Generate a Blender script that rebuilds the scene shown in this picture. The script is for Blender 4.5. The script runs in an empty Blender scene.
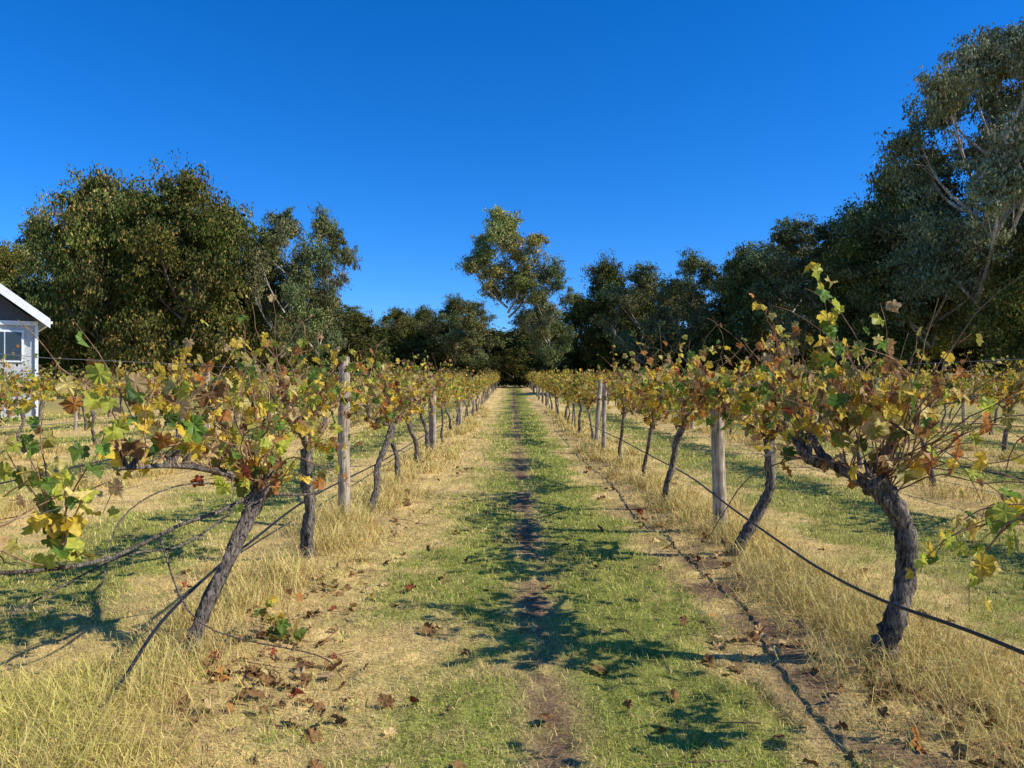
import bpy, math, random
import numpy as np
rng = np.random.default_rng(7)
random.seed(7)
scene = bpy.context.scene
COL = scene.collection

# ------------------------------------------------------------------ helpers
def hash2(ix, iy, seed):
    h = (ix.astype(np.int64) * 374761393 + iy.astype(np.int64) * 668265263 + seed * 974711) & 0xffffffff
    h = ((h ^ (h >> 13)) * 1274126177) & 0xffffffff
    h = h ^ (h >> 16)
    return (h & 0xffff) / 65535.0

def vnoise(x, y, scale, seed=0):
    x = np.asarray(x, float) / scale; y = np.asarray(y, float) / scale
    ix = np.floor(x); iy = np.floor(y); fx = x - ix; fy = y - iy
    fx = fx * fx * (3 - 2 * fx); fy = fy * fy * (3 - 2 * fy)
    a = hash2(ix, iy, seed); b = hash2(ix + 1, iy, seed); c = hash2(ix, iy + 1, seed); d = hash2(ix + 1, iy + 1, seed)
    return (a * (1 - fx) + b * fx) * (1 - fy) + (c * (1 - fx) + d * fx) * fy

def fbm(x, y, scale, seed=0, o=3):
    s = 0; a = 1; t = 0
    for i in range(o):
        s = s + a * vnoise(x, y, scale / 2 ** i, seed + i * 17); t += a; a *= 0.55
    return s / t

def sstep(a, b, x):
    t = np.clip((x - a) / (b - a), 0, 1)
    return t * t * (3 - 2 * t)

def norm(v):
    return v / (np.linalg.norm(v, axis=-1, keepdims=True) + 1e-9)

class MB:
    def __init__(s): s.V = []; s.n = 0; s.L = []; s.T = []; s.M = []; s.C = []; s.S = []
    def add(s, v, f, col=(1, 1, 1), mat=0, smooth=True):
        v = np.asarray(v, float).reshape(-1, 3); f = np.asarray(f, int)
        s.V.append(v); s.L.append((f + s.n).ravel())
        s.T.append(np.full(len(f), f.shape[1])); s.M.append(np.full(len(f), mat)); s.S.append(np.full(len(f), smooth))
        c = np.asarray(col, float)
        if c.ndim == 1: c = np.tile(c, (len(v), 1))
        s.C.append(c); s.n += len(v)
    def mesh(s, name, mats):
        me = bpy.data.meshes.new(name)
        V = np.concatenate(s.V); L = np.concatenate(s.L); T = np.concatenate(s.T)
        me.vertices.add(len(V)); me.vertices.foreach_set('co', V.ravel().astype(np.float32))
        me.loops.add(len(L)); me.loops.foreach_set('vertex_index', L.astype(np.int32))
        me.polygons.add(len(T)); me.polygons.foreach_set('loop_start', (np.cumsum(T) - T).astype(np.int32))
        me.polygons.foreach_set('use_smooth', np.concatenate(s.S).astype(bool))
        me.polygons.foreach_set('material_index', np.concatenate(s.M).astype(np.int32))
        me.update(calc_edges=True)
        ca = me.color_attributes.new('Col', 'FLOAT_COLOR', 'POINT')
        C = np.concatenate(s.C); C4 = np.ones((len(C), 4)); C4[:, :3] = C
        ca.data.foreach_set('color', C4.ravel().astype(np.float32))
        for m in mats: me.materials.append(m)
        return me
    def obj(s, name, mats, loc=(0, 0, 0)):
        o = bpy.data.objects.new(name, s.mesh(name, mats)); o.location = loc; COL.objects.link(o); return o

def catmull(P, k):
    P = np.asarray(P, float); n = len(P)
    Q = np.vstack([2 * P[0] - P[1], P, 2 * P[-1] - P[-2]]); out = []
    for i in range(n - 1):
        p0, p1, p2, p3 = Q[i:i + 4]
        for t in np.linspace(0, 1, k, endpoint=False):
            out.append(.5 * ((2 * p1) + (-p0 + p2) * t + (2 * p0 - 5 * p1 + 4 * p2 - p3) * t * t + (-p0 + 3 * p1 - 3 * p2 + p3) * t ** 3))
    out.append(P[-1]); return np.array(out)

def tube(mb, pts, rad, n=6, gnarl=0., col=(1, 1, 1), mat=0, cap=True, R=rng):
    pts = np.asarray(pts, float); rad = np.asarray(rad, float); m = len(pts)
    if cap:
        d = norm(pts[-1] - pts[-2]); pts = np.vstack([pts, pts[-1] + d * rad[-1] * .4]); rad = np.append(rad, rad[-1] * .05); m += 1
    tg = norm(np.gradient(pts, axis=0))
    ref = np.array([0.93, .37, 0.02]) if abs(tg[0][2]) > .5 else np.array([0.05, .02, 1.])
    u = ref - tg[0] * np.dot(ref, tg[0]); us = []
    for i in range(m):
        u = u - tg[i] * np.dot(u, tg[i]); u = u / (np.linalg.norm(u) + 1e-9); us.append(u)
    us = np.array(us); vs = np.cross(tg, us)
    a = np.linspace(0, 2 * np.pi, n, endpoint=False)
    rr = np.tile(rad[:, None], (1, n))
    if gnarl > 0:
        s = np.linspace(0, 1, m)[:, None] * m * .12; ph = R.uniform(0, 6, 4)
        ridge = R.normal(size=(1, n)) * .6
        rr = rr * (1 + gnarl * (.5 * np.sin(3 * a + ph[0] + s * 2.2) + .35 * np.sin(5 * a + ph[1] - s * 3) + .3 * np.sin(2 * a + ph[2] + s * 4)) + gnarl * .5 * R.normal(size=(m, n)) + gnarl * ridge + gnarl * .5 * R.normal(size=(m, 1)))
    V = pts[:, None] + rr[:, :, None] * (np.cos(a)[None, :, None] * us[:, None] + np.sin(a)[None, :, None] * vs[:, None])
    i = np.arange(m - 1)[:, None] * n; j = np.arange(n)[None]; j2 = (j + 1) % n
    F = np.stack([i + j, i + j2, i + n + j2, i + n + j], -1).reshape(-1, 4)
    mb.add(V, F, col, mat)

def scatter(mb, tv, tf, P, Rm, S, Cv, mat, smooth=False):
    N = len(P); nv = len(tv)
    if N == 0: return
    V = np.einsum('nij,vj->nvi', Rm, tv) * S[:, None, None] + P[:, None]
    F = (tf[None] + (np.arange(N) * nv)[:, None, None]).reshape(-1, tf.shape[1])
    mb.add(V, F, Cv.reshape(-1, 3), mat, smooth)

def frames(t, nrm):
    t = norm(t); nrm = norm(nrm - t * np.sum(nrm * t, -1, keepdims=True)); x = np.cross(t, nrm)
    return np.stack([x, t, nrm], -1)

# ------------------------------------------------------------------ materials
def newmat(name):
    m = bpy.data.materials.new(name); m.use_nodes = True; nt = m.node_tree; nt.nodes.clear()
    return m, nt, nt.nodes, nt.links

def leafmat(name, trans=.35, rough=.55, spec=.3, nscale=40., var=.35, rv=.2):
    m, nt, N, L = newmat(name)
    o = N.new('ShaderNodeOutputMaterial'); a = N.new('ShaderNodeAttribute'); a.attribute_name = 'Col'
    tc = N.new('ShaderNodeTexCoord'); nz = N.new('ShaderNodeTexNoise'); nz.inputs['Scale'].default_value = nscale; nz.inputs['Detail'].default_value = 2
    L.new(tc.outputs['Object'], nz.inputs['Vector'])
    mr = N.new('ShaderNodeMapRange'); mr.inputs[1].default_value = .3; mr.inputs[2].default_value = .7; mr.inputs[3].default_value = 1 - var; mr.inputs[4].default_value = 1 + var
    L.new(nz.outputs['Fac'], mr.inputs[0])
    mx = N.new('ShaderNodeVectorMath'); mx.operation = 'MULTIPLY'; L.new(a.outputs['Color'], mx.inputs[0]); L.new(mr.outputs[0], mx.inputs[1])
    p = N.new('ShaderNodeBsdfPrincipled'); p.inputs['Roughness'].default_value = rough; p.inputs['Specular IOR Level'].default_value = spec
    L.new(mx.outputs[0], p.inputs['Base Color'])
    if trans > 0:
        t = N.new('ShaderNodeBsdfTranslucent'); L.new(mx.outputs[0], t.inputs['Color'])
        mix = N.new('ShaderNodeMixShader'); mix.inputs[0].default_value = trans
        L.new(p.outputs[0], mix.inputs[1]); L.new(t.outputs[0], mix.inputs[2]); L.new(mix.outputs[0], o.inputs[0])
    else: L.new(p.outputs[0], o.inputs[0])
    return m

def simpleleaf(name, rv=0., trans=0.):
    m, nt, N, L = newmat(name)
    o = N.new('ShaderNodeOutputMaterial'); a = N.new('ShaderNodeAttribute'); a.attribute_name = 'Col'
    d = N.new('ShaderNodeBsdfDiffuse'); src = a.outputs['Color']
    if rv:
        oi = N.new('ShaderNodeObjectInfo'); m2 = N.new('ShaderNodeMapRange'); m2.inputs[3].default_value = 1 - rv; m2.inputs[4].default_value = 1 + rv; L.new(oi.outputs['Random'], m2.inputs[0])
        mx = N.new('ShaderNodeVectorMath'); mx.operation = 'MULTIPLY'; L.new(src, mx.inputs[0]); L.new(m2.outputs[0], mx.inputs[1]); src = mx.outputs[0]
    L.new(src, d.inputs[0])
    if trans:
        t = N.new('ShaderNodeBsdfTranslucent'); L.new(src, t.inputs[0]); mix = N.new('ShaderNodeMixShader'); mix.inputs[0].default_value = trans
        L.new(d.outputs[0], mix.inputs[1]); L.new(t.outputs[0], mix.inputs[2]); L.new(mix.outputs[0], o.inputs[0])
    else: L.new(d.outputs[0], o.inputs[0])
    return m

def barkmat(name, c1, c2, sc=(30, 30, 6), bump=.6, dist=.01, lo=.36, hi=.66):
    m, nt, N, L = newmat(name)
    o = N.new('ShaderNodeOutputMaterial'); tc = N.new('ShaderNodeTexCoord'); mp = N.new('ShaderNodeMapping'); mp.inputs['Scale'].default_value = sc
    L.new(tc.outputs['Object'], mp.inputs[0])
    nz = N.new('ShaderNodeTexNoise'); nz.inputs['Scale'].default_value = 1.; nz.inputs['Detail'].default_value = 6; nz.inputs['Roughness'].default_value = .65; nz.inputs['Distortion'].default_value = .6; L.new(mp.outputs[0], nz.inputs['Vector'])
    cr = N.new('ShaderNodeValToRGB'); cr.color_ramp.elements[0].position = lo; cr.color_ramp.elements[1].position = hi
    cr.color_ramp.elements[0].color = (*c1, 1); cr.color_ramp.elements[1].color = (*c2, 1); L.new(nz.outputs['Fac'], cr.inputs[0])
    nl = N.new('ShaderNodeTexNoise'); nl.inputs['Scale'].default_value = 7.; nl.inputs['Detail'].default_value = 4; L.new(tc.outputs['Object'], nl.inputs['Vector'])
    mr = N.new('ShaderNodeMapRange'); mr.inputs[1].default_value = .3; mr.inputs[2].default_value = .7; mr.inputs[3].default_value = .55; mr.inputs[4].default_value = 1.4; L.new(nl.outputs['Fac'], mr.inputs[0])
    mx = N.new('ShaderNodeVectorMath'); mx.operation = 'MULTIPLY'; L.new(cr.outputs[0], mx.inputs[0]); L.new(mr.outputs[0], mx.inputs[1])
    p = N.new('ShaderNodeBsdfPrincipled'); p.inputs['Roughness'].default_value = .9; p.inputs['Specular IOR Level'].default_value = .15; L.new(mx.outputs[0], p.inputs['Base Color'])
    b = N.new('ShaderNodeBump'); b.inputs['Strength'].default_value = bump; b.inputs['Distance'].default_value = dist; L.new(nz.outputs['Fac'], b.inputs['Height']); L.new(b.outputs[0], p.inputs['Normal'])
    L.new(p.outputs[0], o.inputs[0]); return m

def plain(name, c, rough=.6, metal=0., nscale=8., var=.15):
    m, nt, N, L = newmat(name)
    o = N.new('ShaderNodeOutputMaterial'); tc = N.new('ShaderNodeTexCoord'); nz = N.new('ShaderNodeTexNoise'); nz.inputs['Scale'].default_value = nscale; nz.inputs['Detail'].default_value = 5
    L.new(tc.outputs['Object'], nz.inputs['Vector'])
    mr = N.new('ShaderNodeMapRange'); mr.inputs[1].default_value = .3; mr.inputs[2].default_value = .7; mr.inputs[3].default_value = 1 - var; mr.inputs[4].default_value = 1 + var; L.new(nz.outputs['Fac'], mr.inputs[0])
    mx = N.new('ShaderNodeVectorMath'); mx.operation = 'MULTIPLY'; mx.inputs[0].default_value = c; L.new(mr.outputs[0], mx.inputs[1])
    p = N.new('ShaderNodeBsdfPrincipled'); p.inputs['Roughness'].default_value = rough; p.inputs['Metallic'].default_value = metal
    L.new(mx.outputs[0], p.inputs['Base Color']); L.new(p.outputs[0], o.inputs[0]); return m

M_vleaf = leafmat('vine_leaf', .42, .5, .25, 60, .25)
M_vleaf2 = simpleleaf('vine_leaf_far', .15, .42)
M_tleaf = simpleleaf('tree_leaf', .2)
M_grass = simpleleaf('grass_blade')
M_litter = leafmat('dead_leaf', 0, .8, .1, 60, .3, 0.)
M_vbark = barkmat('vine_bark', (.035, .026, .02), (.38, .31, .235), (75, 75, 13), 1., .02, .4, .64)
M_cane = barkmat('cane_bark', (.16, .08, .04), (.44, .27, .15), (40, 40, 10), .3, .002)
M_tbark = barkmat('tree_bark', (.07, .055, .045), (.26, .22, .18), (3, 3, .6), .5, .05)
M_gbark = barkmat('gum_bark', (.26, .20, .15), (.66, .58, .47), (2, 2, .5), .4, .05)
M_post = barkmat('post_wood', (.16, .12, .08), (.74, .59, .41), (70, 70, 3), .9, .01)
M_hose = plain('hose_plastic', (.018, .018, .02), .45)
M_wire = plain('wire_steel', (.3, .29, .27), .5, .7)

# ------------------------------------------------------------------ terrain
ROWS = [-18.7, -14.5, -10.3, -6.1, -1.9, 2.1, 6.3, 10.5, 14.7, 18.9]
ROWA = np.array(ROWS)
def rowdist(x):
    return np.min(np.abs(np.asarray(x)[..., None] - ROWA), axis=-1)
def groove(x, y):
    gx = 1.31 + .05 * np.sin(y * .9) + .03 * np.sin(y * 2.3 + 1) + .08 * (fbm(x, y, .5, 95) - .5)
    return np.exp(-((x - gx) / .04) ** 2) * sstep(.44, .62, fbm(x, y, .5, 91)) * (1 - sstep(4., 6, y))
def ground_h(x, y):
    x = np.asarray(x, float); y = np.asarray(y, float)
    near = np.exp(-np.maximum(y - 5, 0) / 25)
    h = .05 * (fbm(x, y, 1.6, 3) - .5) + (.035 * (fbm(x, y, .28, 9) - .5) + .022 * (vnoise(x, y, .07, 12) - .5)) * near
    h = h + .05 * np.exp(-(rowdist(x) / .45) ** 2) * (np.abs(x) < 22)
    h = h - .025 * groove(x, y) * near
    h = h + 1.05 * sstep(25, 105, y)
    return h
def masks(x, y):
    """green 0..1, soil plus painted shade stripe 0..1"""
    x = np.asarray(x, float); y = np.asarray(y, float)
    n = fbm(x, y, .9, 21) - .5; n2 = fbm(x, y, .25, 33) - .5; nb = fbm(x, y * .4, 3.0, 41) - .5
    rd = rowdist(x)
    g = sstep(.85, 1.6, rd + 1.7 * n + 1.2 * n2 + .9 * nb) * .88
    lane = (x > -1.9) & (x < 2.1)
    gl = sstep(-1.35, .0, x + 1.6 * n + 1.4 * n2 + .6 * nb) * (1 - sstep(1.0, 1.45, x + .8 * n + .7 * n2))
    g = np.where(lane, gl, g)
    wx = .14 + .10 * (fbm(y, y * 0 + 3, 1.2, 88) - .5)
    soil_shade = np.exp(-((x - wx) / .17) ** 2) * lane * sstep(.25, .55, fbm(x, y, .55, 81))  # soil strip that also paints the canopy's shadow stripe into the ground colour
    g = g * (1 - .8 * soil_shade)
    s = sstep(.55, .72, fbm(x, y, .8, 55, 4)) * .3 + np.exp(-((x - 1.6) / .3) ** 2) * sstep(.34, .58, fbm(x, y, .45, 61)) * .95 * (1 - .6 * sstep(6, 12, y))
    s = s + soil_shade * 1.1
    s = s + np.exp(-((x + 1.7) / .25) ** 2) * .35 * sstep(.4, .6, fbm(x, y, .5, 73))
    s = np.clip(s * (1 - .6 * g), 0, 1)
    out = sstep(20, 24, np.abs(x))
    return g * (1 - out) + out * .6, s * (1 - out) + out * .2

nx, ny = 620, 620
tx = np.linspace(-1, 1, nx); gxs = 5.2 * tx + 900 * np.sign(tx) * np.abs(tx) ** 9
gys = np.interp(np.linspace(0, 1, ny), [0, .06, .62, .85, 1], [-8, 2.2, 11, 45, 160])
gys = np.concatenate([np.linspace(-60, -8.5, 6), gys, [220, 320, 500, 900, 1800]])
X, Y = np.meshgrid(gxs, gys); Z = ground_h(X, Y)
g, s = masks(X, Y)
fine = vnoise(X, Y, .09, 5)[..., None]
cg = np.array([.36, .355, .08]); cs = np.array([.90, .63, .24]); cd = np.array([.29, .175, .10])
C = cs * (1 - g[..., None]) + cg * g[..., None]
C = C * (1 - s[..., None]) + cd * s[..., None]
C = C * (1 - .6 * groove(X, Y)[..., None]) * (.8 + .4 * fine)
ss = fbm(X, Y, .35, 77)[..., None]; C = C * (.7 + .55 * ss)
mb = MB(); nyy = len(gys)
i = np.arange(nyy - 1)[:, None] * nx; j = np.arange(nx - 1)[None]
F = np.stack([i + j, i + j + 1, i + nx + j + 1, i + nx + j], -1).reshape(-1, 4)
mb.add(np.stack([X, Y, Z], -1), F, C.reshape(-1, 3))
m, nt, N, L = newmat('ground_earth')
o = N.new('ShaderNodeOutputMaterial'); a = N.new('ShaderNodeAttribute'); a.attribute_name = 'Col'; tc = N.new('ShaderNodeTexCoord')
n1 = N.new('ShaderNodeTexNoise'); n1.inputs['Scale'].default_value = 60; n1.inputs['Detail'].default_value = 5; n1.inputs['Roughness'].default_value = .75; L.new(tc.outputs['Object'], n1.inputs['Vector'])
mr = N.new('ShaderNodeMapRange'); mr.inputs[1].default_value = .32; mr.inputs[2].default_value = .68; mr.inputs[3].default_value = .3; mr.inputs[4].default_value = 1.3; L.new(n1.outputs['Fac'], mr.inputs[0])
v1 = N.new('ShaderNodeVectorMath'); v1.operation = 'MULTIPLY'; L.new(a.outputs['Color'], v1.inputs[0]); L.new(mr.outputs[0], v1.inputs[1])
p = N.new('ShaderNodeBsdfDiffuse'); L.new(v1.outputs[0], p.inputs[0])
b = N.new('ShaderNodeBump'); b.inputs['Strength'].default_value = .8; b.inputs['Distance'].default_value = .015; L.new(n1.outputs['Fac'], b.inputs['Height']); L.new(b.outputs[0], p.inputs['Normal'])
L.new(p.outputs[0], o.inputs[0])
mb.obj('ground', [m])

# ------------------------------------------------------------------ grass
def blades(mb, x, y, hgt, wid, lean, col, lo=.15):
    n = len(x); z = ground_h(x, y) - .004
    th = rng.uniform(0, 2 * np.pi, n); ph = rng.uniform(0, 2 * np.pi, n)
    w = np.stack([np.cos(th), np.sin(th), np.zeros(n)], -1) * wid[:, None] * .5
    d = np.stack([np.cos(ph), np.sin(ph), np.zeros(n)], -1)
    P = np.stack([x, y, z], -1); up = np.array([0, 0, 1.])
    mid = P + d * (hgt * lean * .4)[:, None] + up * (hgt * .6)[:, None]
    tip = P + d * (hgt * lean)[:, None] + up * (hgt * np.clip(1.05 - .45 * lean, lo, 1.1))[:, None]
    V = np.stack([P - w, P + w, mid + w * .75, mid - w * .75, tip], 1)
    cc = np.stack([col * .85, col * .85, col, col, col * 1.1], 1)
    base = (np.arange(n) * 5)[:, None]
    k = mb.n
    mb.add(V, base + np.array([[0, 1, 2, 3]]), cc.reshape(-1, 3), 0, False)
    f = base + np.array([[3, 2, 4]])
    mb.L.append((f + k).ravel()); mb.T.append(np.full(n, 3)); mb.M.append(np.zeros(n, int)); mb.S.append(np.zeros(n, bool))

def sample(n, dmin, dmax, pw=1.):
    d = dmin * (dmax / dmin) ** (rng.random(n) ** pw)
    x = rng.uniform(-1, 1, n) * (.74 * d + .7)
    return x, d
x, y = sample(300000, 2.7, 40)
g, s = masks(x, y); keep = rng.random(len(x)) < np.clip(g * 1.1 - s * .6 + .04, 0, 1); x, y, g = x[keep], y[keep], g[keep]
n = len(x); sc = np.clip((y / 5) ** .45, 1, 3)
h = rng.uniform(.014, .048, n) * (.5 + 1.1 * fbm(x, y, .5, 101)) * sc; w = rng.uniform(.0022, .0042, n) * np.clip(y / 4.5, 1, 9)
t = np.clip(fbm(x, y, .45, 111) * 1.5 - .35 + rng.normal(0, .22, n), 0, 1)[:, None]
c = np.array([.29, .385, .05]) * (1 - t) + np.array([.68, .63, .13]) * t
dry = (rng.random(n) < .22 + .45 * (1 - g) + .12 * (np.abs(x) > 2.3))[:, None]
c = np.where(dry, np.array([.95, .70, .28]), c) * rng.uniform(.65, 1.15, (n, 1))
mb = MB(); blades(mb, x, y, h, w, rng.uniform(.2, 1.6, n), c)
x, y = sample(50000, 2.8, 40); g, s = masks(x, y)
keep = (rng.random(len(x)) < g) & (fbm(x, y, .35, 131) > .53) & ((x < -2.2) | (x > 2.5) | (rng.random(len(x)) < .35)); x, y = x[keep], y[keep]; n = len(x)
c = np.array([.25, .34, .05]) * rng.uniform(.6, 1.5, (n, 1)) + np.array([.08, .05, 0]) * rng.random((n, 1))
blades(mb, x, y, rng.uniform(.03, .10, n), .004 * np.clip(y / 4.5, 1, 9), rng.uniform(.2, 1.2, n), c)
mb.obj('grass', [M_grass])
GOLD = np.array([1.0, .74, .27])
x, y = sample(330000, 2.7, 40); g, s = masks(x, y)
keep = rng.random(len(x)) < np.clip((1 - g) * (1 - s * .85), 0.04, 1); x, y = x[keep], y[keep]; n = len(x)
rd = rowdist(x)
tall = np.exp(-(rd / .42) ** 2) * sstep(.38, .60, fbm(x, y, .6, 141))
flat_ = rng.random(n) < .5
h = np.where(flat_, rng.uniform(.012, .034, n), rng.uniform(.02, .065, n)) + tall * rng.uniform(.03, .24, n) * (~flat_)
w = rng.uniform(.002, .0036, n) * np.clip(y / 4.5, 1, 9)
c = GOLD * rng.uniform(.45, .97, (n, 1)); gr = rng.random(n) < .14; c[gr] = np.array([.52, .54, .11]); br = rng.random(n) < .12; c[br] = np.array([.46, .30, .14])
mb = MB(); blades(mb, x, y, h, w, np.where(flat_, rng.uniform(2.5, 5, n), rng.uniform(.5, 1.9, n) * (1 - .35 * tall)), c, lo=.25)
for row in ROWS[2:8]:
    nt_ = 250 if abs(row) < 3 else 130
    yy = 2.6 * (45 / 2.6) ** rng.random(nt_); xx = row + rng.normal(0, .2, nt_) + np.where(rng.random(nt_) < .2, .3, 0)
    for cx, cy in zip(xx, yy):
        if cy < 8 and abs(cx - 1.8) < .3 and rng.random() < .75: continue
        if cy < 6 and cx > -1.7 and cx < 0: continue
        k = int(rng.integers(30, 120)); r_ = rng.uniform(.05, .17)
        px = cx + rng.normal(0, r_, k); py = cy + rng.normal(0, r_ * 1.3, k)
        hh = rng.uniform(.08, .34) * rng.uniform(.4, 1.1, k)
        c = GOLD * rng.uniform(.5, .97, (k, 1)); q = rng.random(k) < .18; c[q] = np.array([.56, .56, .13])
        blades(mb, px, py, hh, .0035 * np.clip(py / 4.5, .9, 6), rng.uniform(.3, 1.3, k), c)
for cx, cy, r_, k, hh0 in [(-2.2, 3.3, .2, 1500, .28), (-1.95, 3.1, .18, 1300, .22), (-2.5, 3.6, .25, 1200, .24), (-1.7, 3.1, .16, 700, .13), (-2.05, 3.9, .25, 900, .18), (2.38, 4.5, .28, 1300, .22), (2.3, 5.3, .26, 1300, .28), (2.35, 6.2, .26, 1100, .28), (2.05, 5.7, .2, 600, .2), (-1.95, 8.3, .2, 800, .45), (-1.75, 7.6, .2, 600, .28), (-1.95, 6.2, .2, 500, .22), (2.25, 7.9, .25, 900, .3), (2.6, 3.9, .3, 900, .15), (2.2, 9.5, .3, 700, .3)]:
    px = cx + rng.normal(0, r_, k); py = cy + rng.normal(0, r_, k)
    t = rng.random((k, 1)); base = GOLD if cx > 0 or cy > 5 else np.array([.92, .74, .19])
    c = base * (1 - t * .4) + np.array([.34, .42, .08]) * t * .4
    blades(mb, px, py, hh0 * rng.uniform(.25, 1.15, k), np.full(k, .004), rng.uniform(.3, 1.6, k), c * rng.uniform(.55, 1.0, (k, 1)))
mb.obj('dry_grass', [M_grass])

# ------------------------------------------------------------------ leaves
half = np.array([(0, -.02), (.15, -.2), (.34, -.19), (.5, -.02), (.42, .13), (.57, .2), (.64, .42), (.5, .5), (.36, .52), (.35, .66), (.18, .82), (0, .98)])
outl = np.vstack([half, (half[1:-1] * [-1, 1])[::-1]]); no = len(outl)
def leaf_template(cup, fold, crump, seed):
    r = np.random.default_rng(seed); P = np.vstack([[0, .22], outl * (1 + r.normal(0, .08, outl.shape))])
    z = -cup * (P[:, 0] ** 2) * 1.4 - cup * (P[:, 1] - .2) ** 2 * .8 + fold * np.abs(P[:, 0]) + r.normal(0, crump, len(P))
    return np.column_stack([P, z])
lf = np.array([[0, 1 + i, 1 + (i + 1) % no] for i in range(no)])
TEMPL = [leaf_template(.25, .2, .07, 1), leaf_template(.8, .5, .1, 2), leaf_template(-.5, .15, .1, 3), leaf_template(1.2, 1.0, .15, 4)]
TLOD = np.array([(0, -.05, 0), (.48, -.1, .1), (.58, .42, .05), (0, .95, -.2), (-.58, .42, .05), (-.48, -.1, .1)]); FLOD = np.array([[0, 1, 2, 3], [0, 3, 4, 5]])
PAL = {'yellow': (.92, .65, .07), 'pale': (.88, .70, .22), 'lime': (.60, .62, .08), 'green': (.20, .33, .05), 'dgreen': (.09, .17, .03), 'olive': (.42, .36, .07), 'rust': (.64, .27, .06), 'brown': (.32, .165, .06), 'red': (.45, .10, .04), 'tan': (.68, .46, .20)}
def leafcols(n, weights, R):
    ks = list(weights); p = np.array([weights[k] for k in ks], float); p /= p.sum()
    a = np.array([PAL[k] for k in ks])[R.choice(len(ks), n, p=p)]
    return a * R.uniform(.65, 1.1, (n, 1))
W_MIX = dict(yellow=28, pale=12, lime=13, green=9, dgreen=4, olive=13, rust=10, brown=13, red=1, tan=9)
W_LEFT = dict(yellow=25, pale=14, lime=19, green=15, dgreen=5, olive=10, rust=7, brown=10, red=1, tan=8)
W_RIGHT = dict(yellow=30, pale=9, lime=11, green=8, dgreen=4, olive=13, rust=12, brown=17, red=1, tan=9)
W_GREEN = dict(lime=40, green=28, yellow=14, pale=12, olive=8, tan=3)
W_DEAD = dict(rust=6, brown=54, tan=26, red=5, pale=4)
LOD = False

def put_leaves(mb, P, tip, nrm, S, cols, R, mat=1, edge=.6):
    Rm = frames(tip, nrm)
    if LOD:
        c = np.repeat(cols[:, None] * (1 - .2 * R.random((len(P), 1, 1))), 6, 1)
        scatter(mb, TLOD, FLOD, P, Rm, S * 1.02, c, mat); return
    ti = R.choice(4, len(P), p=[.3, .3, .2, .2])
    for k in range(4):
        q = ti == k
        if not q.any(): continue
        n = q.sum(); nv = no + 1
        c = np.repeat(cols[q][:, None], nv, 1)
        e = (R.random((n, 1, 1)) ** 1.3) * edge
        br = np.array([.34, .18, .065])
        edge_f = np.ones(nv); edge_f[0] = 0
        mixf = e * edge_f[None, :, None] * R.uniform(.2, 1, (n, nv, 1))
        c = c * (1 - mixf) + br * mixf
        scatter(mb, TEMPL[k], lf, P[q], Rm[q], S[q], c, mat)

def grow_cane(mb, start, d0, length, R, lw, r0=.0045, leaf_p=.8, lsize=(.05, .105), droop=.9, nseg=10, wig=.14, skip=.08, edge=.6):
    if LOD: nseg = 6
    p = np.array(start, float); d = norm(np.array(d0, float)); pts = [p.copy()]; st = length / nseg
    for i in range(nseg):
        d = norm(d + R.normal(0, wig, 3) + np.array([0, 0, -1]) * droop * st * (i / nseg) * 1.6)
        p = p + d * st; pts.append(p.copy())
    pts = np.array(pts); rad = np.linspace(r0, r0 * .35, len(pts))
    tube(mb, pts, rad, 3 if LOD else 5, 0, mat=2, cap=not LOD)
    nl = int(length / .055); tt = np.linspace(skip, 1, nl); tt = tt[R.random(nl) < leaf_p]
    if len(tt) == 0: return pts
    idx = tt * (len(pts) - 1); i0 = np.minimum(idx.astype(int), len(pts) - 2); fr = (idx - i0)[:, None]
    B = pts[i0] * (1 - fr) + pts[i0 + 1] * fr
    n = len(B); out = R.normal(0, 1, (n, 3)); out[:, 2] = out[:, 2] * .5 + .1; out = norm(out)
    B2 = B + out * R.uniform(.03, .09, (n, 1))
    if not LOD:
        for k in range(n):
            if R.random() < .6:
                v = B2[k] - B[k]; a = norm(np.cross(v, [0.1, .2, 1.])) * .0012
                mb.add([B[k] - a, B[k] + a, B2[k] + a, B2[k] - a], [[0, 1, 2, 3]], (.35, .18, .06), 1, False)
    tip = out * .5 + R.normal(0, .45, (n, 3)) + np.array([0, 0, -.95])
    nrm = np.array([.4, -.4, .45]) + R.normal(0, .65, (n, 3)) + out * .5
    S = R.uniform(*lsize, n) * (1.08 - .4 * tt)
    put_leaves(mb, B2, tip, nrm, S, leafcols(n, lw, R), R, edge=edge)
    return pts

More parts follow.
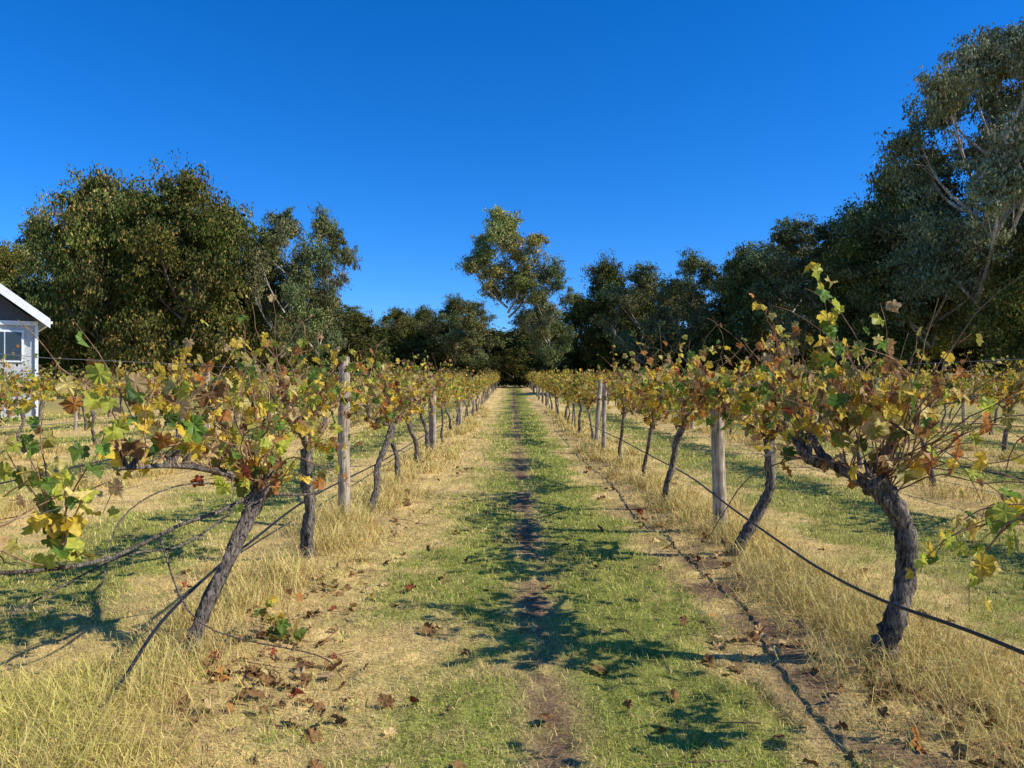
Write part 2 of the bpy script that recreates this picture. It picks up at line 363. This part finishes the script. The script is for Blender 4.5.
def make_vine(seed, lw, trunk=None, tr=None, arms=None, ncane=26, leaf_p=.8, extra=None, bare=17, vlen=(.35, 1.0), mass=150):
    R = np.random.default_rng(seed); mb = MB()
    if trunk is None:
        lx, ly = R.normal(0, .10), R.normal(0, .28)
        trunk = [(0, 0, -.08), (lx * .2 + R.normal(0, .02), ly * .3, .25), (lx * .5 + R.normal(0, .035), ly * .5, .5), (lx * .8 + R.normal(0, .035), ly * .8, .75), (lx, ly, .98)]
        r = R.uniform(.024, .048); tr = [r * 1.45, r * 1.05, r * .92, r, r * 1.2]
    tp = catmull(trunk, 4 if LOD else 9); trr = np.interp(np.linspace(0, 1, len(tp)), np.linspace(0, 1, len(tr)), tr)
    tube(mb, tp, trr, 7 if LOD else 16, .17, mat=0, R=R)
    head = np.array(trunk[-1], float)
    if arms is None:
        arms = []
        for sg in (-1, 1):
            L_ = R.uniform(.8, 1.35)
            arms.append([head, head + [R.normal(0, .05), sg * L_ * .3, .13 + R.normal(0, .05)], head + [R.normal(0, .06) - head[0] * .6, sg * L_ * .65, .26 + R.normal(0, .06)], [R.normal(0, .05), head[1] + sg * L_, head[2] + .3 + R.normal(0, .06)]])
    apts = []
    for a in arms:
        ap = catmull(a, 6); r0 = tr[-1] * .5
        tube(mb, ap, np.linspace(r0, r0 * .3, len(ap)), 5 if LOD else 9, .2, mat=0, R=R); apts.append(ap)
    AP = np.vstack(apts + [head[None]])
    for c in range(0 if LOD else 14):
        s = AP[R.integers(len(AP))]; e = s + np.array([R.normal(0, .04), R.normal(0, .04), R.uniform(.04, .13)])
        tube(mb, [s, (s + e) / 2 + R.normal(0, .01, 3), e], [.013, .010, .008], 6, .15, R=R)
    for c in range(ncane):
        s = AP[R.integers(len(AP))] + R.normal(0, .01, 3)
        az = R.uniform(0, 2 * np.pi); sp = R.uniform(.1, .85)
        d = np.array([np.cos(az) * sp * .5, np.sin(az) * sp, 1.0]); ln = R.uniform(*vlen)
        if R.random() < .3: d[2] = .05; ln *= .85
        grow_cane(mb, s, d, ln, R, lw, leaf_p=leaf_p * R.uniform(.2, 1.15), r0=R.uniform(.003, .0055), skip=.12)
    for c in range(bare // 2 if LOD else bare):
        s = AP[R.integers(len(AP))]; az = R.uniform(0, 2 * np.pi); up = R.random() < .6
        grow_cane(mb, s, (np.cos(az) * .8, np.sin(az), 1.6 if up else .3), R.uniform(.6, 1.2), R, lw, leaf_p=.10, droop=.5 if up else 2., wig=.19, r0=R.uniform(.004, .0065))
    n = int(mass * leaf_p); ymin, ymax = AP[:, 1].min() - .15, AP[:, 1].max() + .15
    P = np.column_stack([R.normal(0, .10, n), R.uniform(ymin, ymax, n), R.normal(1.47, .13, n)])
    put_leaves(mb, P, R.normal(0, .5, (n, 3)) + [0, 0, -.8], R.normal(0, .6, (n, 3)) + [.5, -.3, .5], R.uniform(.06, .105, n), leafcols(n, lw, R), R)
    if extra: extra(mb, R)
    return mb.mesh('grape_vine', [M_vbark, M_vleaf2 if LOD else M_vleaf, M_cane])

def place(me, name, x, y, rot=0, sc=1., parent=None, dz=0, hs=1.):
    o = bpy.data.objects.new(name, me); o.location = (x, y, float(ground_h(x, y)) + dz); o.rotation_euler = (0, 0, rot)
    o.scale = (sc, sc, sc * hs); COL.objects.link(o)
    if parent: o.parent = parent
    return o

VL = [make_vine(100 + k, W_LEFT if k % 2 else W_MIX, ncane=28, leaf_p=.78) for k in range(6)]
VR = [make_vine(200 + k, W_RIGHT if k % 2 else W_MIX, ncane=32, leaf_p=.85, mass=210) for k in range(6)]
LOD = True
FL = [make_vine(120 + k, W_LEFT if k % 2 else W_MIX, ncane=28, leaf_p=.9) for k in range(4)]
FR = [make_vine(220 + k, W_RIGHT if k % 2 else W_MIX, ncane=32, leaf_p=.95, mass=200) for k in range(4)]
LOD = False

def ex_r(mb, R):
    b = np.array([2.03, 4.27, 0])
    grow_cane(mb, np.array([2.04, 4.85, 1.35]) - b, (.12, .1, 1), .98, R, W_GREEN, leaf_p=1., lsize=(.09, .14), droop=.1, wig=.05, skip=.3, edge=.1)
    for q in range(26):
        grow_cane(mb, np.array([2.1, 4.35, 1.0]) - b + R.normal(0, .05, 3), (R.uniform(.0, .9), R.uniform(-.9, .4), R.uniform(.3, 1.3)), R.uniform(.7, 1.4), R, W_RIGHT, leaf_p=.14, droop=1.9, wig=.18, r0=.005)
    for q in range(10):
        grow_cane(mb, np.array([2.02, 4.7, 1.2]) - b, (R.uniform(-.2, .5), R.uniform(-.3, .5), 1.6), R.uniform(.6, .95), R, W_RIGHT, leaf_p=.7, droop=.6, r0=.006)
hero_r = make_vine(301, W_RIGHT, trunk=[(0, 0, -.08), (.0, 0, .04), (.06, -.02, .22), (.13, 0, .45), (.14, 0, .65), (.10, 0, .82), (-.03, .03, .99)], tr=[.09, .07, .056, .05, .052, .056, .072],
    arms=[[(-.03, .03, .97), (-.13, .12, 1.03), (-.22, .2, 1.1), (-.22, .42, 1.22), (-.12, .7, 1.25), (.0, 1.2, 1.22)], [(-.2, .2, 1.08), (-.33, .22, 1.12), (-.36, .24, 1.2), (-.28, .3, 1.24)], [(-.03, .03, .97), (.05, .1, 1.1), (.1, .0, 1.25), (.1, -.25, 1.3)]],
    ncane=28, leaf_p=.66, extra=ex_r, bare=6, vlen=(.35, .9), mass=190)
hero_r2 = make_vine(302, W_RIGHT, trunk=[(0, 0, -.08), (.08, 0, .12), (.2, .02, .32), (.33, 0, .6), (.33, 0, .82), (.34, .05, 1.05)], tr=[.065, .05, .044, .041, .04, .046], ncane=40, leaf_p=.95, vlen=(.4, 1.1), mass=220)
def ex_l(mb, R):
    b = np.array([-1.85, 4.38, 0])
    def cane(P, r):
        q = catmull(np.array(P) - b, 6); tube(mb, q, np.linspace(r, r * .5, len(q)), 8, .12, mat=0, R=R)
    cane([(-1.62, 4.85, .88), (-1.75, 4.6, .80), (-1.9, 4.35, .755), (-1.95, 3.7, .72), (-1.98, 3.1, .80), (-2.0, 2.7, .9)], .013)
    cane([(-1.65, 4.8, .84), (-1.85, 4.3, .66), (-2.0, 3.9, .68), (-2.1, 3.2, .60)], .008)
    cane([(-1.62, 4.9, .86), (-1.35, 5.2, .82), (-1.4, 5.7, .9)], .010)
    cane([(-1.95, 4.2, .74), (-1.6, 3.9, .35), (-1.0, 3.9, .18), (-.9, 4.0, .03)], .0045)
    cane([(-1.62, 4.85, .9), (-1.9, 4.4, .98), (-2.05, 4.0, .85), (-2.0, 3.7, .5)], .006)
    for q in range(18):
        s = np.array([-1.62, 4.85, .92]) - b
        grow_cane(mb, s + R.normal(0, .04, 3), (R.uniform(-.8, .6), R.uniform(-1, .6), R.uniform(.4, 1.2)), R.uniform(.6, 1.2), R, W_LEFT, leaf_p=.38, droop=1.1, r0=.0055, wig=.17)
    for q in range(9):
        grow_cane(mb, np.array([-1.95, 3.3, .8]) - b, (R.uniform(-.4, .4), R.uniform(-.5, .5), 1), R.uniform(.45, .85), R, W_GREEN if q % 3 else W_LEFT, leaf_p=.5, lsize=(.065, .115), droop=.9, r0=.005, edge=.4)
hero_l = make_vine(303, W_LEFT, trunk=[(-.02, 0, -.08), (.0, .02, .05), (.05, .1, .25), (.13, .25, .5), (.2, .38, .72), (.25, .52, .92)], tr=[.058, .046, .039, .037, .042, .056],
    arms=[[(.25, .52, .9), (.12, .3, 1.0), (.0, -.1, 1.1), (-.05, -.7, 1.15)], [(.25, .52, .9), (.2, .8, 1.0), (.1, 1.2, 1.1), (0, 1.6, 1.12)]], ncane=30, leaf_p=.62, extra=ex_l, bare=14)
hero_l2 = make_vine(304, W_LEFT, trunk=[(0, 0, -.08), (-.01, 0, .2), (.015, 0, .45), (-.01, 0, .7), (-.02, .03, .96)], tr=[.065, .054, .05, .052, .058], ncane=34, leaf_p=.82)
def ex_nl(mb, R):
    b = np.array([-2.0, 1.9, 0])
    for q in range(12):
        grow_cane(mb, np.array([-2.12 + R.normal(0, .1), R.uniform(2.6, 3.1), .95]) - b, (R.uniform(-.3, .3), R.uniform(-.1, .6), .8), R.uniform(.35, .65), R, W_GREEN if q % 3 else W_LEFT, leaf_p=.45, lsize=(.06, .11), droop=1.6, r0=.0045, edge=.4)
    for q in range(8):
        grow_cane(mb, np.array([-2.1, 2.95, .95]) - b, (R.uniform(-.3, .2), R.uniform(.1, .5), R.uniform(-.4, .4)), R.uniform(.4, .7), R, W_LEFT, leaf_p=.15, droop=1.4, r0=.005)
near_l = make_vine(305, W_LEFT, ncane=20, leaf_p=.5, extra=ex_nl, arms=[[(0, 0, .97), (.0, -.3, 1.05), (0, -.9, 1.1)], [(0, 0, .97), (-.05, .3, 1.02), (-.1, .7, 1.02)]], trunk=[(0, 0, -.08), (.02, 0, .3), (0, .02, .65), (0, 0, .97)], tr=[.06, .045, .04, .05], bare=4, vlen=(.3, .65), mass=60)
def ex_nr(mb, R):
    b = np.array([2.1, 1.7, 0])
    for q in range(8):
        grow_cane(mb, np.array([2.18, 3.15, 1.05]) - b, (R.uniform(-.2, .1), R.uniform(.1, .5), -.1), R.uniform(.5, .8), R, W_GREEN, leaf_p=.6, lsize=(.06, .10), droop=3.4, r0=.0045, edge=.4)
near_r = make_vine(306, W_RIGHT, ncane=20, leaf_p=.5, extra=ex_nr)
place(near_l, 'grape_vine', -2.0, 1.9); place(near_r, 'grape_vine', 2.1, 1.7)
place(hero_l, 'grape_vine', -1.85, 4.38); place(hero_r, 'grape_vine', 2.03, 4.27)
place(hero_l2, 'grape_vine', -1.84, 6.9); place(hero_r2, 'grape_vine', 2.0, 7.0)

far = bpy.data.objects.new('distant_vine_rows', None); COL.objects.link(far)
for row in ROWS:
    y = 9.7 if row in (-1.9, 2.1) else 2.0 + rng.uniform(0, 2)
    if abs(row) > 8: y = max(y, abs(row) * 1.05)
    ymax = 96 if abs(row) < 12 else 60
    while y < ymax:
        lod = y > 22 or (abs(row) > 8 and y > 14)
        pool = (FL if lod else VL) if row < 0 else (FR if lod else VR)
        me = pool[int(rng.integers(len(pool)))]
        if rng.random() > .04:
            place(me, 'grape_vine' if y < 24 else 'vine', row + rng.normal(0, .07), y + rng.normal(0, .15), (0 if rng.random() < .5 else math.pi) + rng.normal(0, .08), rng.uniform(.9, 1.1), far if y >= 24 else None)
        y += 2.7 + (.25 if y > 40 else 0)

# ------------------------------------------------------------------ posts, wires, hoses
def make_post(name, x, y, h, r, tilt=(0, 0)):
    mb = MB(); R = np.random.default_rng(int(abs(x * 100 + y * 10)))
    zs = np.linspace(-.2, h, 14); P = np.column_stack([tilt[0] * zs + .004 * np.sin(zs * 5), tilt[1] * zs, zs])
    P = np.vstack([P, P[-1] + [0, 0, .012], P[-1] + [0, 0, .014]]); rr = np.append(np.full(14, r) * (1.03 - .05 * np.linspace(0, 1, 14)), [r * .86, r * .01])
    tube(mb, P, rr, 18, .035, cap=False, R=R)
    o = mb.obj(name, [M_post], (x, y, float(ground_h(x, y)))); return o
make_post('trellis_post', -1.9, 8.6, 1.86, .062, (.004, 0)); make_post('trellis_post', 2.16, 8.05, 1.5, .07, (-.015, .01))
make_post('trellis_post', -1.93, 8.95, 1.5, .028)
for row in ROWS:
    ys = [18, 18.9, 28, 38, 49, 62, 78] if abs(row) < 3 else [5 + rng.uniform(0, 2), 15, 26, 37, 50]
    for y in ys: make_post('trellis_post', row + .02 + rng.normal(0, .05), y + rng.uniform(-.9, .9), rng.uniform(1.4, 1.8), rng.uniform(.04, .065), (rng.normal(0, .04), rng.normal(0, .03)))
for row in ROWS:
    mb = MB()
    for z in (1.08, 1.42, 1.68):
        ys = np.arange(0, 97 if abs(row) < 12 else 60, 1.5); P = np.column_stack([np.full(len(ys), row + .07) + .01 * np.sin(ys), ys, ground_h(np.full(len(ys), row), ys) + z - .03 * np.sin(ys * np.pi / 9) ** 2])
        tube(mb, P, np.full(len(P), .0012), 4)
    mb.obj('trellis_wire', [M_wire])
def hose(P, r=.0095):
    mb = MB(); q = catmull(P, 8); tube(mb, q, np.full(len(q), r), 8, 0); mb.obj('irrigation_hose', [M_hose])
hose([(2.02, 1.0, .62), (2.05, 3.1, .515), (1.99, 4.15, .43), (2.02, 5.0, .38), (2.06, 5.8, .37), (2.08, 7.4, .42), (2.1, 9.2, .50), (2.15, 12, .48), (2.1, 15, .52), (2.1, 18, .5), (2.1, 27, .5)])
hose([(-2.1, 2.2, .04), (-2.0, 3.0, .05), (-1.9, 3.55, .12), (-1.93, 4.2, .30), (-1.94, 5.0, .40), (-1.93, 5.6, .44), (-1.92, 6.85, .52), (-1.95, 8.6, .5), (-1.95, 12, .45), (-1.9, 18, .5), (-1.9, 27, .5)])
hose([(-6.05, 3, .5), (-6.05, 8, .42), (-6.05, 14, .5), (-6.05, 23, .5)]); hose([(6.25, 3, .5), (6.25, 8, .42), (6.25, 14, .5), (6.25, 23, .5)])

# ------------------------------------------------------------------ fallen leaves
R = np.random.default_rng(55); xs = []; ys = []
n = 420; d = 2.8 * (25 / 2.8) ** R.random(n); row = np.where(R.random(n) < .45, -1.9, 2.1); xs.append(row + np.where(row < 0, .3, -.2) + R.normal(0, .42, n)); ys.append(d)
for cx, cy, sd, k in [(-1.4, 4.0, .28, 45), (-.85, 3.75, .18, 14), (-1.55, 4.7, .35, 25), (-1.2, 6.4, .3, 12), (2.15, 3.6, .3, 30), (2.3, 4.0, .3, 20), (1.7, 4.7, .35, 28), (-.1, 4.5, .8, 30), (.3, 8, 1., 25)]:
    xs.append(cx + R.normal(0, sd, k)); ys.append(cy + R.normal(0, sd, k))
x = np.concatenate(xs); y = np.concatenate(ys); n = len(x); mb = MB()
P = np.column_stack([x, y, ground_h(x, y) + R.uniform(.012, .042, n)])
tip = R.normal(0, 1, (n, 3)); tip[:, 2] *= .4; nr = R.normal(0, .6, (n, 3)) + [0, 0, 1]
put_leaves(mb, P, tip, nr, R.uniform(.03, .085, n), leafcols(n, W_DEAD, R) * .8, R, mat=0, edge=.4)
mb.obj('fallen_leaves', [M_litter])
mb = MB()
for k in range(150):
    cy = 2.9 * (14 / 2.9) ** R.random(); cx = R.choice([-1.5, 1.8]) + R.normal(0, .45); a = R.uniform(0, 6.28); ln = R.uniform(.06, .4)
    q = np.array([[cx + math.cos(a) * ln * t, cy + math.sin(a) * ln * t, 0] for t in np.linspace(0, 1, 5)]) + R.normal(0, .008, (5, 3)); q[:, 2] = ground_h(q[:, 0], q[:, 1]) + .018
    tube(mb, q, np.linspace(.004, .002, 5), 5)
mb.obj('fallen_twigs', [M_cane])
mb = MB(); R = np.random.default_rng(9)
for k in range(4): grow_cane(mb, (0, 0, 0), (R.normal(0, .35), R.normal(0, .35), 1), R.uniform(.22, .34), R, W_LEFT, leaf_p=1., lsize=(.06, .09), droop=.3, nseg=6, r0=.003)
mb.obj('vine_sucker_plant', [M_vbark, M_vleaf, M_cane], (-1.38, 4.75, float(ground_h(-1.38, 4.75))))

# ------------------------------------------------------------------ trees
lq = np.array([(0, 0, 0), (.22, .45, .05), (0, 1, -.05), (-.22, .45, .05)]); lqf = np.array([[0, 1, 2, 3]])
def make_tree(name, seed, H, cb, Rad, nmaj, nclump, nleaf, clr, lsz, cA, cB, cC, bark, tr, prof=1., majr=.32, lean=(0, 0), flat=.75, droop=.7, rmin=.4, wob=.012):
    R = np.random.default_rng(seed); mb = MB()
    zt = np.linspace(-.3, H * .86, 9); f = zt / H
    T = np.column_stack([lean[0] * f ** 1.5 * H + np.cumsum(R.normal(0, wob * H, 9)) * (f > .05), lean[1] * f * H + np.cumsum(R.normal(0, wob * H, 9)) * (f > .05), zt])
    T = catmull(T, 4); rT = tr * (1.15 - np.clip(T[:, 2] / H, 0, 1)) ** 1.1; rT[0] *= 1.3
    tube(mb, T, rT, 8, .06, R=R)
    for mj in range(nmaj):
        t = (mj + R.random()) / nmaj; z = cb + (H - cb) * (.08 + .86 * t)
        pr = (math.sin(math.pi * min(1, (.12 + t * .86)) ** prof)) ** .6
        az = mj * 2.4 + R.normal(0, .5); rad = Rad * pr * R.uniform(rmin, 1.)
        if t > .88: rad *= .35
        ix = np.argmin(np.abs(T[:, 2] - min(z, H * .85))); cen = np.array([T[ix, 0] + math.cos(az) * rad, T[ix, 1] + math.sin(az) * rad, z])
        zs = max(cb * .6, z - rad * R.uniform(.6, 1.2) - H * .05); s = T[np.argmin(np.abs(T[:, 2] - zs))]
        midp = (s + cen) / 2 + np.array([math.cos(az), math.sin(az), -.4]) * rad * .12
        r0 = np.interp(s[2], T[:, 2], rT) * .5; LB = catmull([s, midp, cen], 5); tube(mb, LB, np.linspace(r0, r0 * .3, len(LB)), 6, .05, R=R)
        mr = Rad * majr * R.uniform(.7, 1.3); mcol = R.uniform(.7, 1.3); hue = np.array([R.uniform(.85, 1.15), 1., R.uniform(.8, 1.1)])
        for c in range(nclump):
            v = norm(R.normal(0, 1, 3)) * mr * R.random() ** .4 * R.uniform(.8, 1.35) * np.array([1, 1, flat]); cc = cen + v
            if cc[2] > H: cc[2] = H - R.random() * .3
            b = LB[R.integers(len(LB) // 2, len(LB))]; tube(mb, [b, (b + cc) / 2 + R.normal(0, .15, 3), cc], [r0 * .25, r0 * .14, r0 * .06], 4, 0, cap=False)
            ccr = clr * R.uniform(.5, 1.4); k = int(nleaf * R.uniform(.5, 1.4)); nsub = 9
            sub = cc + norm(R.normal(0, 1, (nsub, 3))) * ccr * R.uniform(.4, 1.7, (nsub, 1)) * [1, 1, flat]
            P = sub[R.integers(nsub, size=k)] + R.normal(0, ccr * .27, (k, 3)) * [1, 1, flat * 1.1]
            outw = norm(P - cen)
            tip = R.normal(0, .7, (k, 3)) + [0, 0, -droop]; nr = R.normal(0, .6, (k, 3)) + outw * .9 + [.25, -.25, .3]
            tt = R.random((k, 1)); base = np.where(R.random((k, 1)) < .12, np.array(cC), np.array(cA) * (1 - tt) + np.array(cB) * tt)
            col = base * mcol * hue * R.uniform(.7, 1.3) * R.uniform(.75, 1.25, (k, 1))
            scatter(mb, lq, lqf, P, frames(tip, nr), R.uniform(.6, 1.3, k) * lsz, np.repeat(col[:, None], 4, 1), 1)
    return mb.mesh(name, [bark, M_tleaf])

BR = [make_tree('she_oak_tree', 401 + k, 18, 1.5, 4.9, 24, 10, 230, .85, .30, (.058, .078, .02), (.155, .16, .042), (.36, .235, .075), M_tbark, .35, prof=.8, majr=.34, flat=.95, droop=1.6) for k in range(3)]
GM = [make_tree('gum_tree', 411 + k, 20, 4.0, 5.3, 17, 11, 200, .85, .31, (.09, .11, .042), (.21, .22, .085), (.33, .27, .12), M_gbark, .34, prof=1.05, majr=.32, flat=.75) for k in range(3)]
CEN = make_tree('gum_tree', 427, 25, 12.0, 5.6, 20, 10, 220, .9, .34, (.17, .18, .052), (.35, .32, .10), (.46, .36, .14), M_gbark, .5, prof=1.1, majr=.27, lean=(-.02, 0), flat=.75, rmin=.25, wob=.008)
TAL = make_tree('tall_gum_tree', 431, 32, 8, 8.4, 32, 12, 260, 1.05, .36, (.13, .15, .075), (.28, .29, .155), (.40, .34, .21), M_gbark, .5, prof=1.2, majr=.26, flat=.8, droop=1.2)
SH = [make_tree('shrub', 441 + k, 7, .3, 3.6, 10, 7, 150, .8, .36, (.055, .07, .018), (.13, .135, .04), (.22, .17, .06), M_tbark, .14, prof=.6, majr=.35) for k in range(2)]

def tree(me, H, name, px, d, ytop, rot=None, parent=None, wide=1.):
    x = (px - 512) / 769 * d; top = 1.6 + (384 - ytop) / 769 * d; z = float(ground_h(x, d)); s = (top - z) / H
    o = bpy.data.objects.new(name, me); o.location = (x, d, z); o.rotation_euler = (0, 0, rng.uniform(0, 6.28) if rot is None else rot)
    o.scale = (s * wide, s * wide, s); COL.objects.link(o)
    if parent: o.parent = parent
    return o
for k, (px, d, yt, w) in enumerate([(-50, 78, 232, 1.1), (92, 66, 177, .9), (134, 70, 186, 1.0), (186, 67, 172, 1.1), (226, 73, 204, .95), (98, 76, 205, 1.0), (2, 72, 245, 1.1), (205, 80, 225, 1.2), (266, 76, 240, .9)]):
    tree(BR[k % 3], 18, 'she_oak_tree', px, d, yt, wide=w)
for k, (px, d, yt, w) in enumerate([(34, 82, 214, .8), (280, 72, 214, .8), (320, 75, 209, .66)]):
    tree(GM[k % 3], 20, 'gum_tree', px, d, yt, wide=w)
tree(CEN, 25, 'gum_tree', 510, 104, 212, rot=.4)
tree(GM[0], 20, 'gum_tree', 552, 101, 262, wide=.85)
for k, (px, d, yt, w) in enumerate([(605, 116, 260, 1.), (642, 108, 264, 1.1), (690, 104, 252, 1.), (738, 98, 250, 1.1), (800, 92, 218, 1.1), (845, 86, 204, 1.1), (895, 84, 165, 1.), (770, 104, 245, 1.)]):
    tree(GM[k % 3] if k % 3 else BR[k % 2], 20 if k % 3 else 18, 'gum_tree' if k % 3 else 'she_oak_tree', px, d, yt, wide=w)
tree(TAL, 32, 'tall_gum_tree', 980, 66, 22, rot=1.0, wide=1.)
tree(TAL, 32, 'tall_gum_tree', 1085, 72, 70, rot=3.0)
tree(GM[1], 20, 'gum_tree', 930, 74, 165, wide=1.15); tree(BR[1], 18, 'she_oak_tree', 880, 78, 225, wide=1.2); tree(BR[2], 18, 'she_oak_tree', 1050, 62, 210, wide=1.2)
fr = bpy.data.objects.new('distant_trees', None); COL.objects.link(fr)
for k in range(30):
    px = -280 + k * 54 + rng.uniform(-14, 14); d = rng.uniform(122, 138)
    yt = np.interp(px, [-400, 300, 345, 470, 600, 760, 1024, 1500], [270, 280, 315, 320, 288, 268, 230, 220]) + rng.uniform(-6, 14)
    tree((GM + BR)[k % 6], 20 if k % 6 < 3 else 18, 'distant_tree', px, d, yt, parent=fr, wide=1.7)
for k, (px, yt) in enumerate([(362, 314), (392, 310), (425, 308), (452, 306), (478, 310)]): tree((BR + GM)[k % 5], 18, 'distant_tree', px, 112 + k % 3 * 4, yt, parent=fr, wide=1.3)
us = bpy.data.objects.new('understorey_shrubs', None); COL.objects.link(us)
for k in range(52):
    px = -260 + k * 31 + rng.uniform(-8, 8)
    d = np.interp(px, [-300, 340, 380, 600, 1024, 1400], [88, 88, 108, 114, 84, 82]) + rng.uniform(0, 12)
    tree(SH[k % 2], 7, 'shrub', px, d, 384 - rng.uniform(36, 62), parent=us, wide=1.7)
for px, d, yt in ((494, 112, 358), (515, 108, 350), (536, 113, 356), (505, 118, 352), (526, 119, 352)): tree(SH[int(px) % 2], 7, 'shrub', px, d, yt, parent=us, wide=1.5)

# ------------------------------------------------------------------ house
M_white = plain('white_paint', (.78, .78, .77), .5); M_roof = plain('roof_steel', (.28, .30, .32), .4, .2); M_dark = plain('dark_cladding', (.07, .075, .08), .6)
M_wall = plain('pale_cladding', (.5, .5, .48), .7); M_glass = plain('window_glass', (.03, .04, .05), .15)
house = bpy.data.objects.new('gable_house', None); house.location = (-24.3, 34.6, .12); house.rotation_euler = (0, 0, math.radians(36)); COL.objects.link(house)
def part(name, V, F, mat):
    me = bpy.data.meshes.new(name); me.from_pydata(V, [], F); me.materials.append(mat); o = bpy.data.objects.new(name, me); COL.objects.link(o); o.parent = house; return o
def box(name, x0, x1, y0, y1, z0, z1, mat):
    V = [(x0, y0, z0), (x1, y0, z0), (x1, y1, z0), (x0, y1, z0), (x0, y0, z1), (x1, y0, z1), (x1, y1, z1), (x0, y1, z1)]
    return part(name, V, [(0, 3, 2, 1), (4, 5, 6, 7), (0, 1, 5, 4), (1, 2, 6, 5), (2, 3, 7, 6), (3, 0, 4, 7)], mat)
hw = 2.55; ev = 4.55; ap = 6.75; D = 9.
box('walls', -hw, hw, .5, D, -.3, ev - .2, M_wall)
part('gable_infill', [(-hw, .45, ev - .2), (hw, .45, ev - .2), (0, .45, ap - .25), (-hw, D, ev - .2), (hw, D, ev - .2), (0, D, ap - .25)], [(0, 1, 2), (5, 4, 3), (0, 2, 5, 3), (1, 4, 5, 2)], M_dark)
sl = (ap - ev) / 2.85
for sg, nm in ((1, 'roof_right'), (-1, 'roof_left')):
    xe = sg * 3.0; ze = ap - 3.0 * sl; V = []
    nr = 60
    for i in range(nr + 1):
        yy = -.3 + (D + .6) * i / nr; dz = .03 * (i % 2)
        V += [(0, yy, ap + .06 + dz), (xe, yy, ze + .06 + dz), (0, yy, ap), (xe, yy, ze)]
    F = []
    for i in range(nr):
        a = i * 4; b_ = a + 4; F += [(a, a + 1, b_ + 1, b_), (a + 2, b_ + 2, b_ + 3, a + 3), (a + 1, a + 3, b_ + 3, b_ + 1)]
    part(nm, V, F, M_roof)
    y0, y1 = -.36, -.31
    part('bargeboard', [(0, y0, ap + .1), (xe, y0, ze + .1), (xe, y0, ze - .34), (0, y0, ap - .36), (0, y1, ap + .1), (xe, y1, ze + .1), (xe, y1, ze - .34), (0, y1, ap - .36)], [(0, 3, 2, 1), (4, 5, 6, 7), (0, 1, 5, 4), (2, 3, 7, 6), (1, 2, 6, 5)], M_white)
box('gable_beam', -hw, hw, .35, .44, ev - .32, ev - .12, M_white)
for wx in (.5, -2.0):
    box('window_frame', wx, wx + 1.5, .40, .49, 2.5, 4.0, M_white); box('window_glass', wx + .1, wx + .72, .37, .397, 2.6, 3.9, M_glass); box('window_glass', wx + .78, wx + 1.4, .37, .397, 2.6, 3.9, M_glass)
box('corner_post', hw - .12, hw + .02, .36, .48, -.3, ev - .33, M_white); box('gutter', 2.98, 3.1, -.3, D + .3, ap - 3 * sl - .12, ap - 3 * sl - .01, M_white)

# ------------------------------------------------------------------ light
el = math.radians(37.5); ux, uy = .98, -.2
sd = bpy.data.lights.new('sun', 'SUN'); sd.energy = 5.; sd.angle = math.radians(.5); sd.color = (1, .965, .89)
so = bpy.data.objects.new('sun', sd); COL.objects.link(so)
from mathutils import Vector
v = Vector((-ux * math.cos(el), -uy * math.cos(el), -math.sin(el))); so.rotation_euler = v.to_track_quat('-Z', 'Y').to_euler(); so.location = (30, -5, 30)
w = bpy.data.worlds.new('World'); scene.world = w; w.use_nodes = True; N = w.node_tree.nodes; L = w.node_tree.links
bg = N['Background']; sky = N.new('ShaderNodeTexSky'); sky.sky_type = 'NISHITA'; sky.sun_disc = False; sky.sun_elevation = el; sky.sun_rotation = math.atan2(ux, uy)
sky.air_density = 1.0; sky.dust_density = .1; sky.ozone_density = 4.; sky.altitude = 800
tint = N.new('ShaderNodeVectorMath'); tint.operation = 'MULTIPLY'; tint.inputs[1].default_value = (.64, .95, 1.45); L.new(sky.outputs[0], tint.inputs[0])
hsv = N.new('ShaderNodeHueSaturation'); hsv.inputs['Saturation'].default_value = 1.13; L.new(tint.outputs[0], hsv.inputs['Color']); L.new(hsv.outputs[0], bg.inputs[0])
bg.inputs[1].default_value = .128
cam = bpy.data.cameras.new('camera'); cam.lens = 27.04; cam.sensor_width = 36; cam.clip_end = 4000; cam.clip_start = .05
co = bpy.data.objects.new('camera', cam); COL.objects.link(co); co.location = (-.015, 0, 1.6); co.rotation_euler = (math.radians(90), 0, 0)
scene.camera = co
scene.view_settings.view_transform = 'Standard'; scene.view_settings.look = 'None'; scene.view_settings.exposure = 0; scene.view_settings.gamma = 1
